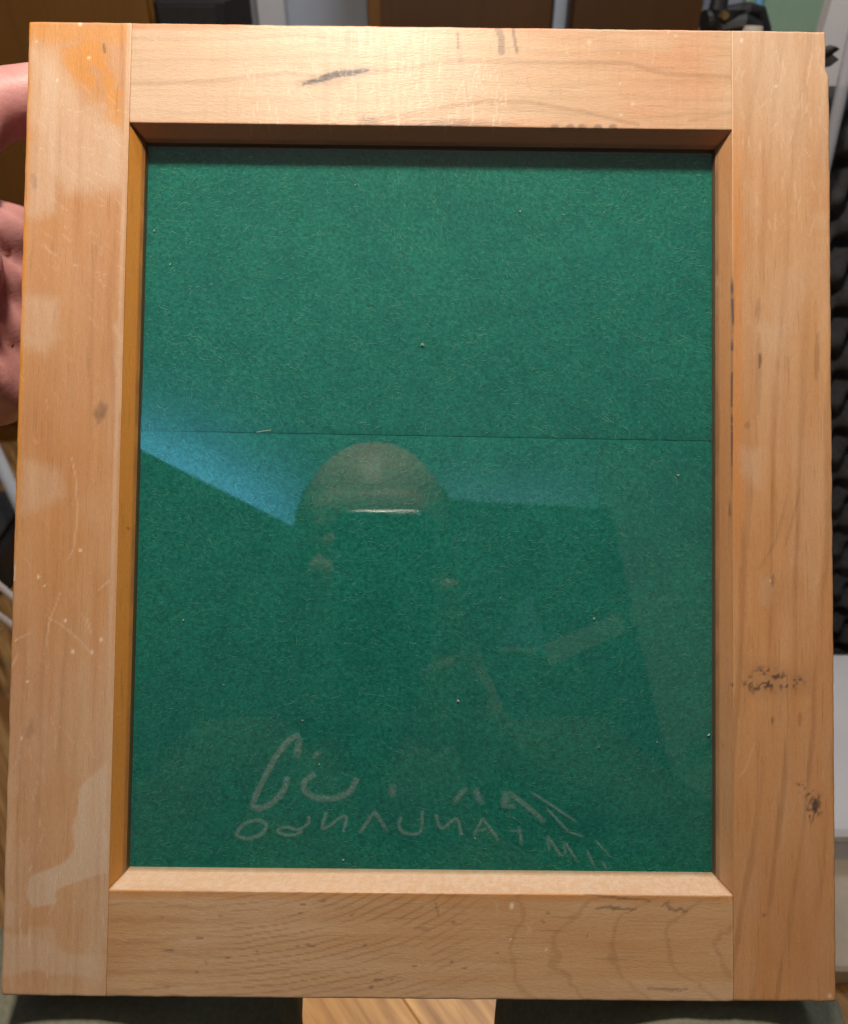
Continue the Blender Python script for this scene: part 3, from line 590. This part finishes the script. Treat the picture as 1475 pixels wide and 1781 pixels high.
NB = Vector((-.02, -.535, .915)); cap(hd(0, -.05, .03), NB, .054, .062)
SHL, SHR = Vector((-.195, -.545, .885)), Vector((.165, -.545, .885))
cap(NB + Vector((0, 0, -.02)), SHL, .055, .052); cap(NB + Vector((0, 0, -.02)), SHR, .055, .052)
HIP = Vector((-.015, -.60, .575))
for a in (-.075, .075): cap(Vector((HIP.x + a, -.575, .80)), Vector((HIP.x + a * .9, -.60, .58)), .098, .092)
cap(Vector((-.07, -.55, .86)), Vector((.04, -.55, .86)), .085, .085)
KNL, KNR = Vector((-.126, -.085, .552)), Vector((.102, -.085, .552))
ANL, ANR = Vector((-.16, -.06, .10)), Vector((.14, -.06, .10))
for s, kn, an in ((-1, KNL, ANL), (1, KNR, ANR)):
    hp = HIP + Vector((s * .09, .02, -.02)); cap(hp, kn, .078, .054); cap(kn, an.lerp(kn, .6), .052, .054); cap(an.lerp(kn, .6), an, .054, .036)
    cap(an + Vector((0, -.03, -.045)), an + Vector((s * .02, .14, -.068)), .036, .026)
# left hand, thumb up, gripping the frame's left edge from behind
WL = L(-.208, .066, .045); ELL = Vector((-.36, -.47, .66))
cap(SHL, ELL, .046, .040); cap(ELL, WL, .042, .029)
cap(WL, L(-.194, .072, .000), .028, .026)
for y, y2 in ((.116, .112), (.094, .092), (.072, .072), (.052, .054)): cap(L(-.196, y2 * .6 + .03, -.002), L(-.176, y, -.058), .020, .013)
cap(L(-.190, .104, -.004), L(-.1845, .128, -.022), .021, .0165)
cap(L(-.181, .060, -.008), L(-.180, .090, -.020), .017, .017); cap(L(-.180, .052, -.014), L(-.177, .044, -.045), .015, .013)
cap(L(-.186, .128, -.020), L(-.180, .155, -.030), .016, .0140); cap(L(-.180, .155, -.030), L(-.150, .1665, -.038), .0140, .0130); cap(L(-.150, .1665, -.038), L(-.122, .167, -.036), .0130, .0105)
for y, ln, rr in ((.116, 1.0, .0092), (.094, 1.1, .0096), (.072, 1.03, .0092), (.052, .82, .0082)):
    m = L(-.176, y, -.058); p = L(-.168 + .012 * ln, y + .001, -.058 - .030 * ln); d = L(-.152 + .024 * ln, y - .001, -.060 - .022 * ln); e = L(-.132 + .026 * ln, y - .003, -.033)
    cap(m, p, rr * 1.25, rr * 1.08); cap(p, d, rr * 1.06, rr * .98); cap(d, e, rr * .98, rr * .85)
# right hand round the phone: phone spans x -.063...010, y -.127...020, z .004....012 in camera axes
WR = K(.064, -.180, .044); ELR = Vector((.345, -.50, .70))
cap(SHR, ELR, .046, .040); cap(ELR, WR, .042, .028); cap(WR, K(.042, -.135, .026), .027, .022)
for q, y in enumerate((-.096, -.113, -.128, -.142)):
    rr = (.0088, .0092, .0088, .0078)[q]; ln = (.92, 1.0, .95, .8)[q]
    cap(K(.042, -.130 + .003 * q, .028), K(.027, y + .004, .006), .017, rr * 1.2)
    a, b2, c2, e = K(.027, y + .004, .008), K(.017, y + .002, -.0060), K(.017 - .007 * ln, y, -.0072), K(.017 - .014 * ln, y - .001, -.0062)
    cap(a, b2, rr * 1.15, rr); cap(b2, c2, rr, rr * .95); cap(c2, e, rr * .95, rr * .82)
cap(K(.044, -.128, .034), K(.030, -.085, .030), .018, .0135); cap(K(.030, -.085, .030), K(.024, -.060, .018), .0125, .0115); cap(K(.024, -.060, .018), K(.0205, -.038, .008), .0105, .009)
man = empty('person', 'bald man in dark shirt and olive-grey trousers, left hand gripping the frame', 'person', loc=(0, 0, 0))
FMi = np.array(FM.inverted())
def creases(co):
    q = co @ FMi[:3, :3].T + FMi[:3, 3]; y, z, x = q[:, 1], q[:, 2], q[:, 0]
    hand = ((x < -.10) & (y > .0) & (y < .2) & (z < .06) & (z > -.12)).astype(float)
    d = np.zeros(len(co))
    for pts, dp in (([(.128, -.002), (.112, -.018), (.100, -.036), (.098, -.055)], .0016), ([(.112, .006), (.096, -.010), (.078, -.024), (.050, -.028)], .0018), ([(.090, .010), (.078, -.006), (.055, -.016)], .0012), ([(.120, -.03), (.118, -.05)], .0012), ([(.108, -.006), (.100, -.026), (.086, -.046)], .0011)):
        s, _ = dseg(y, z, pts); d -= dp * np.exp(-(s / .0016) ** 2)
    return d * hand * (x > -.19) + .0004 * (fbm(co[:, 0] / .01, co[:, 2] / .01, 3) - .5)
bo = solid(body, 'body', M_skin, man, .0028, 5, creases)
# clothes
tro = MB(); cap = tro.capsule
for a in (-.075, .075): cap(Vector((HIP.x + a, -.585, .66)), Vector((HIP.x + a * .9, -.60, .57)), .108, .108)
for s, kn, an in ((-1, KNL, ANL), (1, KNR, ANR)):
    hp = HIP + Vector((s * .09, .02, -.02)); cap(hp, kn, .094, .072); cap(kn, an.lerp(kn, .5), .071, .068); cap(an.lerp(kn, .5), an + Vector((0, 0, .01)), .068, .058)
def folds(co):
    n1 = np.abs(fbm(co[:, 0] / .05 + co[:, 1] / .09, co[:, 1] / .05 - co[:, 2] / .06, 12, 3) - .5); n2 = fbm(co[:, 0] / .02, co[:, 1] / .03 + co[:, 2] / .02, 15)
    return .010 * (.2 - n1) + .002 * (n2 - .5)
tr_ = solid(tro, 'trousers', M_cloth, man, .0045, 6, folds)
shi = MB(); cap = shi.capsule
cap(NB + Vector((0, 0, -.045)), SHL, .066, .066); cap(NB + Vector((0, 0, -.045)), SHR, .066, .066)
for a in (-.075, .075): cap(Vector((HIP.x + a, -.575, .80)), Vector((HIP.x + a * .9, -.60, .64)), .112, .114)
cap(Vector((-.07, -.55, .855)), Vector((.04, -.55, .855)), .098, .098)
for s, e, wv in ((SHL, ELL, WL), (SHR, ELR, WR)): cap(s, e, .060, .055); cap(e, e.lerp(wv, .97), .055, .037)
sh_ = solid(shi, 'shirt', M_shirt, man, .006, 6, folds)
hr = MB(); H2 = []
n, m = 60, 26
for i in range(m):
    for k in range(n):
        th = 2 * math.pi * k / n; el = -.55 + 1.05 * i / (m - 1)      # fringe round sides and back, bare crown and face
        H2.append((th, el))
P = []; idx = {}
for i, (th, el) in enumerate(H2):
    x, y, z = math.cos(el) * math.sin(th), math.sin(el), math.cos(el) * math.cos(th)
    rr = 1.02 + .012 * random.random(); P.append(tuple(hd(x * .081 * rr, .024 + y * .09 * rr, .014 + z * .099 * rr)))
F = []
for i in range(m - 1):
    for k in range(n):
        th = 2 * math.pi * (k + .5) / n; th = th if th < math.pi else 2 * math.pi - th
        if th < 1.95 - .25 * (i > m * .6): F.append((i * n + k, i * n + (k + 1) % n, (i + 1) * n + (k + 1) % n, (i + 1) * n + k))
hr.add(P, F); ho = hr.build('hair', M_hair, man, True)
so = ho.modifiers.new('thick', 'SOLIDIFY'); so.thickness = .006

# ------------------------------------------------------------------ THE PHONE at the camera
ph = empty('smartphone', 'dark smartphone held up in the right hand, seen mirrored in the glass', 'phone', mw=CM)
def rrect(x0, x1, y0, y1, z0, z1, r, e, name, mat, par):
    mb = MB(); rows = []
    for z, i in ((z0, e), (z0 + e * 1.17, 0), (z1 - e * 1.17, 0), (z1, e)):
        ring = []
        for cx, cy, a0 in ((x1 - r, y1 - r, 0), (x0 + r, y1 - r, 90), (x0 + r, y0 + r, 180), (x1 - r, y0 + r, 270)):
            for k in range(9): a = R_(a0 + k * 90 / 8); ring.append((cx + (r - i) * math.cos(a), cy + (r - i) * math.sin(a), z))
        rows.append(ring)
    nn = len(rows[0]); F = [tuple(range(nn - 1, -1, -1)), tuple((len(rows) - 1) * nn + k for k in range(nn))]
    for q in range(len(rows) - 1): F += [(q * nn + k, q * nn + (k + 1) % nn, (q + 1) * nn + (k + 1) % nn, (q + 1) * nn + k) for k in range(nn)]
    return mb.add([p for r0 in rows for p in r0], F).build(name, mat, par)
rrect(-.0630, .0100, -.127, .0200, .0042, .0118, .011, .0011, 'metal_band', M_metal, ph)
rrect(-.0617, .0087, -.1257, .0187, .0038, .0044, .0080, .0002, 'back_panel', M_phone, ph)
rrect(-.0622, .0092, -.1262, .0192, .0116, .0122, .0105, .0002, 'screen', M_lens, ph)
rrect(-.0270, .0080, -.0180, .0175, .0021, .0040, .008, .0005, 'camera_bump', M_phone, ph)
for x, y in ((0, 0), (-.018, .0085), (-.018, -.0085)):
    l = MB().tube([(x, y, .0022), (x, y, .0012)], [.0070, .0066], 28).build('lens_ring', M_metal, ph)
    MB().tube([(x, y, .0014), (x, y, .0010)], [.0056, .0054], 28).build('lens', M_lens, l)
# stool under the person
st = empty('stool', 'plain wooden stool under the seated person', 'stool', loc=(HIP.x, -.62, 0))
MB().box(-.17, .17, -.16, .16, .415, .455, .006).build('seat', M_floor, st)
for sx in (-1, 1):
    for sy in (-1, 1): MB().tube([(sx * .15, sy * .14, 0), (sx * .12, sy * .11, .415)], [.014, .018], 12).build('leg', M_floor, st)

# ------------------------------------------------------------------ FLOOR AND BACKGROUND
fl = struct(MB().box(-3, 3, -3.2, 2.6, -.05, -.012).build('floor', M_floor))
bm = MB().box(-.75, .75, -.1095, .1095, -.012, 0, .0012).mesh('floor_board')
a = R_(-52); ca, sa = math.cos(a), math.sin(a)
for j in range(-6, 8):
    for i in range(-1, 3):
        u = (i - .5 + (j * .37) % 1) * 1.502; v = j * .2194 + .105; x, y = u * ca - v * sa - .2, u * sa + v * ca + .35
        if -1.5 < y < 2.3 and abs(x) < 1.9:
            o = link('floor_board', bm, None, fl); o.location = (x, y, 0); o.rotation_euler = (0, 0, a)
            if not bm.materials: bm.materials.append(M_floor)
YW = 1.75
def xw(px, Y, py=10): return atY(px, py, Y).x
struct(MB().box(-3, 3, 2.6, 2.68, -.05, 2.4).build('wall', M_grey))
def doorthing(name, px0, px1, Y, mat, label, cat, h=1.5, edge=None, depth=.3):
    xa, xb = xw(px0, Y), xw(px1, Y); t_ = empty(name, label, cat, loc=((xa + xb) / 2, Y, 0)); hw = (xb - xa) / 2
    MB().box(-hw, hw, .021, depth, .0, h, .003).build('carcass', mat, t_)
    MB().box(-hw + .003, hw - .003, 0, .019, .06, h - .01, .003).build('door', mat, t_)
    if edge: MB().box(-hw, -hw + edge, -.014, -.001, .0, h, .002).build('edge_strip', M_door, t_)
    return t_
doorthing('cabinet', -330, 258, 1.22, M_door, 'orange-brown wooden cabinet behind the top left corner of the frame', 'cabinet')
doorthing('cupboard', 640, 964, YW, M_door2, 'dark brown cupboard with a lighter left edge, behind the middle of the frame top', 'cupboard', edge=.028)
doorthing('wardrobe', 996, 1226, YW + .02, M_door2, 'darkest brown wardrobe door between the grey post and the black tripod head', 'wardrobe')
# black speaker box behind the top left
x0_, x1_ = xw(262, 1.19), xw(384, 1.19)
sp = empty('speaker', 'black box speaker beside the orange-brown cabinet', 'speaker', loc=((x0_ + x1_) / 2, 1.19, 0)); hw = (x1_ - x0_) / 2
MB().box(-hw, hw, .006, .25, 0, .835, .008).build('case', M_black, sp); MB().box(-hw + .008, hw - .008, 0, .005, .02, .825, .002).build('grille', M_black, sp)
for pa, pb, Y, m, lb in ((384, 445, 1.95, M_grey, 'blue-grey post right beside the black speaker'), (446, 494, 1.9, M_white, 'pale grey post between the two blue-grey uprights'), (495, 639, 2.0, M_grey, 'broad blue-grey panel left of the dark cupboard'), (964, 995, 1.85, M_grey, 'narrow grey post between the two dark brown doors')):
    xa, xb = xw(pa, Y), xw(pb, Y); tag(MB().box(xa, xb, Y, Y + .06, 0, 1.5, .003).build('post' if pb - pa < 100 else 'panel', m), lb, 'post' if pb - pa < 100 else 'panel')
# green board
xa, xb = xw(1296, 1.3), xw(1475, 1.3); tag(MB().box(xa, xb + .1, 1.3, 1.32, 0, 1.2, .002).build('green_board', M_green), 'flat sage green board standing behind the top right corner', 'board')
xa, xb = xw(1283, 1.36), xw(1294, 1.36); tag(MB().tube([(xa + .006, 1.28, 0), (xa + .006, 1.28, 1.2)], .007, 12).build('blue_rod', M_blue), 'thin bright blue rod standing beside the green board', 'rod')
# white panel, leaning, at the right
q = [atY(1441, 95, .95), atY(1600, 95, .95), atY(1600, -40, .95), atY(1458, -40, .95)]
wp = MB(); V = [tuple(p) for p in q] + [tuple(p + Vector((0, .02, 0))) for p in q]
wp.add([(q[0].x - .02, .95, 0), (q[1].x, .95, 0), (q[2].x, .95, q[2].z), (q[3].x, .95, q[3].z), (q[0].x - .02, .972, 0), (q[1].x, .972, 0), (q[2].x, .972, q[2].z), (q[3].x, .972, q[3].z)], [(0, 1, 2, 3), (7, 6, 5, 4), (0, 4, 5, 1), (1, 5, 6, 2), (2, 6, 7, 3), (3, 7, 4, 0)])
tag(wp.build('white_board', M_white), 'pale grey-white board with a slanted edge behind the top right corner', 'board')
# tripod head with strap
tp0 = atY(1262, 32, 1.1); tp = empty('tripod', 'black tripod head with a brass screw poking up behind the frame top', 'tripod', loc=(tp0.x, tp0.y, 0)); z = tp0.z
MB().tube([(0, 0, z - .02), (0, 0, z + .012)], [.02, .026], 16).tube([(-.03, 0, z - .005), (.03, .01, z + .004)], .016, 14).build('head', M_black, tp)
MB().tube([(-.004, .02, .0), (-.004, .02, z)], .012, 12).build('column', M_black, tp)
MB().tube([(-.012, -.02, z + .006), (-.012, -.034, z + .006)], [.006, .005], 12).build('screw', M_gold, tp)
MB().tube([(-.014, 0, z + .01), (-.012, .005, z + .05), (-.006, .01, z + .09)], [.013, .011, .012], 12).build('handle', M_black, tp)
MB().tube([(.01, 0, z), (.03, -.005, z + .012), (.048, 0, z + .008), (.062, 0, z - .014), (.075, 0, z - .06)], [.008, .009, .009, .008, .006], 10).tube([(-.005, -.01, z - .01), (.02, -.02, z - .004), (.045, -.01, z - .014)], .013, 10).build('strap', M_black, tp)
for s in (-1, 0, 1): MB().tube([(0, 0, z * .55), (s * .16, .12 - .2 * (s == 0), 0)], [.011, .009], 10).build('leg', M_black, tp)
bp = atY(1311, 46, 1.02); bx = empty('jar', 'small beige cap of a jar just above the frame top', 'jar', loc=(bp.x, bp.y, 0))
MB().tube([(0, 0, 0), (0, 0, bp.z - .03), (0, 0, bp.z - .018)], [.03, .03, .016], 18).build('bottle', M_beige, bx); MB().tube([(0, 0, bp.z - .017), (0, 0, bp.z)], [.017, .012], 16).build('cap', M_beige, bx)
# acoustic foam panel, egg-crate
fx0, fx1, fz0, fz1, FY = .35, 1.0, .02, .80, .62
fp = empty('acoustic_foam_panel', 'black egg-crate acoustic foam panel standing to the right of the frame', 'foam panel', loc=(fx0, FY, fz0))
nx_, nz_ = 130, 156; X, Z = np.meshgrid(np.linspace(0, fx1 - fx0, nx_), np.linspace(0, fz1 - fz0, nz_), indexing='ij'); pit = .052
Yb = -.028 * (np.clip(.5 + .5 * np.sin(2 * np.pi * X / pit) * np.sin(2 * np.pi * Z / pit) * 1.25, 0, 1)) - .012
mb = MB(); mb.add(np.stack([X, Yb, Z], -1), gridF(nx_, nz_)); mb.box(0, fx1 - fx0, -.010, .02, 0, fz1 - fz0); mb.build('foam', M_foam, fp, True)
MB().box(0, fx1 - fx0, .021, .032, 0, fz1 - fz0 - .01).build('backing', M_black, fp)
# clear plastic tube leaning in front of it, torn black strap
p0, p1 = atY(1447, 235, .56), atY(1482, 75, .56)
d = (p1 - p0); tag(MB().tube([p0 - d * 3.3, p0, p1, p1 + d * .6], .0055, 14).build('plastic_tube', M_plastic, None, True), 'clear plastic tube leaning against the black foam', 'tube')
p0 = atY(1446, 86, .54); mb = MB(); mb.add([tuple(p0 + Vector(v)) for v in ((-.03, 0, -.006), (.004, 0, .002), (.009, .004, -.0005), (.004, .004, -.004), (.011, .004, -.008), (.005, .004, -.013), (-.03, 0, -.02), (-.03, .012, -.006), (.004, .012, .002), (.009, .014, -.0005), (.004, .014, -.004), (.011, .014, -.008), (.005, .014, -.013), (-.03, .012, -.02))],
    [(0, 6, 5, 4, 3, 2, 1), (7, 8, 9, 10, 11, 12, 13)] + [(i, (i + 1) % 7, 7 + (i + 1) % 7, 7 + i) for i in range(7)])
tag(mb.build('torn_foam', M_foam), 'torn scrap of dark foam beside the abraded top right corner', 'foam scrap')
# white box on the floor at right
p0 = atZ(1452, 1450, .10); wb = empty('storage_box', 'white storage box on the floor right of the frame', 'box', loc=(p0.x - .05, p0.y, 0))
MB().box(0, .42, 0, .26, 0, .085, .008).build('base', M_white, wb); MB().box(-.006, .426, -.006, .266, .087, .11, .006).build('lid', M_white, wb)
p0 = atZ(1452, 1540, .02); tag(MB().box(p0.x - .1, p0.x + .3, p0.y - .10, p0.y + .06, .0, .04, .004).build('cardboard_sheet', M_beige), 'grey-brown cardboard piece on the floor in front of the white box', 'cardboard')
# chair legs at left
for pa, pb, z0, z1, lb in (((-30, 995), (28, 1043), .30, .24, 'upper bright thin rod lying left of the frame'), ((-30, 1050), (24, 1090), .28, .22, 'lower bright thin rod lying left of the frame'), ((-20, 762), (26, 860), .34, .26, 'wide blue-grey rod at the left edge below the hand')):
    a_, b_ = atZ(*pa, z0), atZ(*pb, z1); d = b_ - a_; wide = 'wide' in lb
    e1 = b_ + d * (b_.z / max(1e-3, -(d.z)) if d.z < 0 else 0)
    tag(MB().tube([a_ - d * 2, a_, b_, e1], .010 if wide else .0045, 12).build('thin_rod', M_white if not wide else M_grey, None, True), lb, 'rod')
p0 = atZ(-12, 930, .1); bg = empty('camera_bag', 'black bag on the floor at the left edge of the picture', 'bag', loc=(p0.x - .08, p0.y, 0))
MB().box(-.12, .10, -.06, .10, 0, .10, .02).build('pouch', M_black, bg); MB().box(-.122, .102, -.062, .102, .102, .122, .008).build('flap', M_foam, bg)

# room behind the viewer, seen only as reflections in the glass
nl = (FM.to_3x3() @ Vector((0, 0, 1))).normalized()
def mirror_at(px, py, Z):
    p = FM @ onplane(px, py, GZ); d = ray(px, py); d = d - nl * 2 * d.dot(nl); return p + d * ((Z - p.z) / d.z)
ZC = 2.35
struct(MB().box(-3.5, 3.5, -4.5, 2.68, ZC, ZC + .05).build('ceiling', M_ceil))
ZB = 2.08
A_, B_ = mirror_at(245, 782, ZB), mirror_at(540, 930, ZB)
def wallbox(a, b, top, thick, mat, name, below=0.0):
    a = Vector((a.x, a.y, 0)); b = Vector((b.x, b.y, 0)); d = (b - a).normalized(); n = Vector((-d.y, d.x, 0))
    if n.y > 0: n = -n
    V = [a, b, b + n * thick, a + n * thick]; V = [(p.x, p.y, below) for p in V] + [(p.x, p.y, top) for p in V]
    return MB().add(V, [(3, 2, 1, 0), (4, 5, 6, 7), (0, 1, 5, 4), (1, 2, 6, 5), (2, 3, 7, 6), (3, 0, 4, 7)]).build(name, mat)
dAB = (B_ - A_); struct(wallbox(A_ - dAB * .9, B_ + dAB * .75, ZB, .06, M_wall, 'wall'))
A2, B2 = mirror_at(770, 868, ZB), mirror_at(1060, 885, ZB)
d2 = B2 - A2; struct(wallbox(A2 - d2 * .12, B2, ZB, .06, M_wall, 'wall'))
C2 = mirror_at(1250, 905, ZB); d3 = C2 - B2
struct(wallbox(B2 + d3 * .01, B2 + d3 * 1.6, ZC - .002, .06, M_white, 'wall'))
def mirror_t(px, py, dist):
    p = FM @ onplane(px, py, GZ); d = ray(px, py).normalized(); d = d - nl * 2 * d.dot(nl); return p + d * dist
s0, s1, s2 = mirror_t(950, 1142, 1.0), mirror_t(1085, 1082, 1.12), mirror_t(1175, 1040, 1.2)
d_ = (s1 - s0).normalized(); n_ = d_.cross(nl).normalized() * .017; q_ = nl * .012
for k_, (a_, b_) in enumerate(((s0, s1), (s1 + (s2 - s1) * .15, s2))):
    V = [a_ - n_, b_ - n_, b_ + n_, a_ + n_]; V = [tuple(p) for p in V] + [tuple(p + q_) for p in V]
    tag(MB().add(V, [(0, 1, 2, 3), (7, 6, 5, 4), (0, 4, 5, 1), (1, 5, 6, 2), (2, 6, 7, 3), (3, 7, 4, 0)]).build('wooden_slat', M_white), ('longer', 'shorter')[k_] + ' pale wooden slat mirrored faintly in the right half of the glass', 'slat', 'pale slats mirrored in the glass')
mid = A_.lerp(B_, .45); nn = Vector((-dAB.y, dAB.x, 0)).normalized(); nn = nn if nn.y < 0 else -nn
bl = Vector((mid.x, mid.y, ZB + .05)) + nn * .30
area('added_streak_light', bl, bl + Vector((0, 0, 1)),       .06, 6, (.16, .58, 1.0), 'RECTANGLE', dAB.length * 1.3).rotation_euler = (math.pi, 0, math.atan2(dAB.y, dAB.x) + math.pi / 2)  # added strip lamp behind the wall top, makes the mirrored blue streak
m2 = A2.lerp(B2, .5); n2 = Vector((-d2.y, d2.x, 0)).normalized(); n2 = n2 if n2.y < 0 else -n2
b2_ = Vector((m2.x, m2.y, ZB + .04)) + n2 * .30
area('added_haze_light', b2_, b2_ + Vector((0, 0, 1)), .08, 1.2, (.35, .72, 1.0), 'RECTANGLE', d2.length * 1.2).rotation_euler = (math.pi, 0, math.atan2(d2.y, d2.x) + math.pi / 2)  # second added strip lamp, weaker, for the bluish haze mirrored at right
# bluish panel piece and bright strip, added for patches mirrored beside the slats
q = [mirror_t(x, y, 1.02) for x, y in ((862, 1128), (925, 1022), (935, 1075), (968, 1150), (930, 1128))]
V = [tuple(p) for p in q] + [tuple(p + nl * .01) for p in q]
tag(MB().add(V, [(0, 1, 2, 3, 4), (9, 8, 7, 6, 5)] + [(i, (i + 1) % 5, 5 + (i + 1) % 5, 5 + i) for i in range(5)]).build('cloth', M_blue), 'small blue panel piece mirrored faintly beside the pale slats', 'cloth')
tag(MB().tube([mirror_t(868, 1131, 1.0), mirror_t(900, 1130, 1.0), mirror_t(912, 1134, 1.0), mirror_t(936, 1129, 1.0)], .004, 8).build('white_strip', M_lint), 'short bright white strip mirrored beside the small blue panel piece', 'strip')
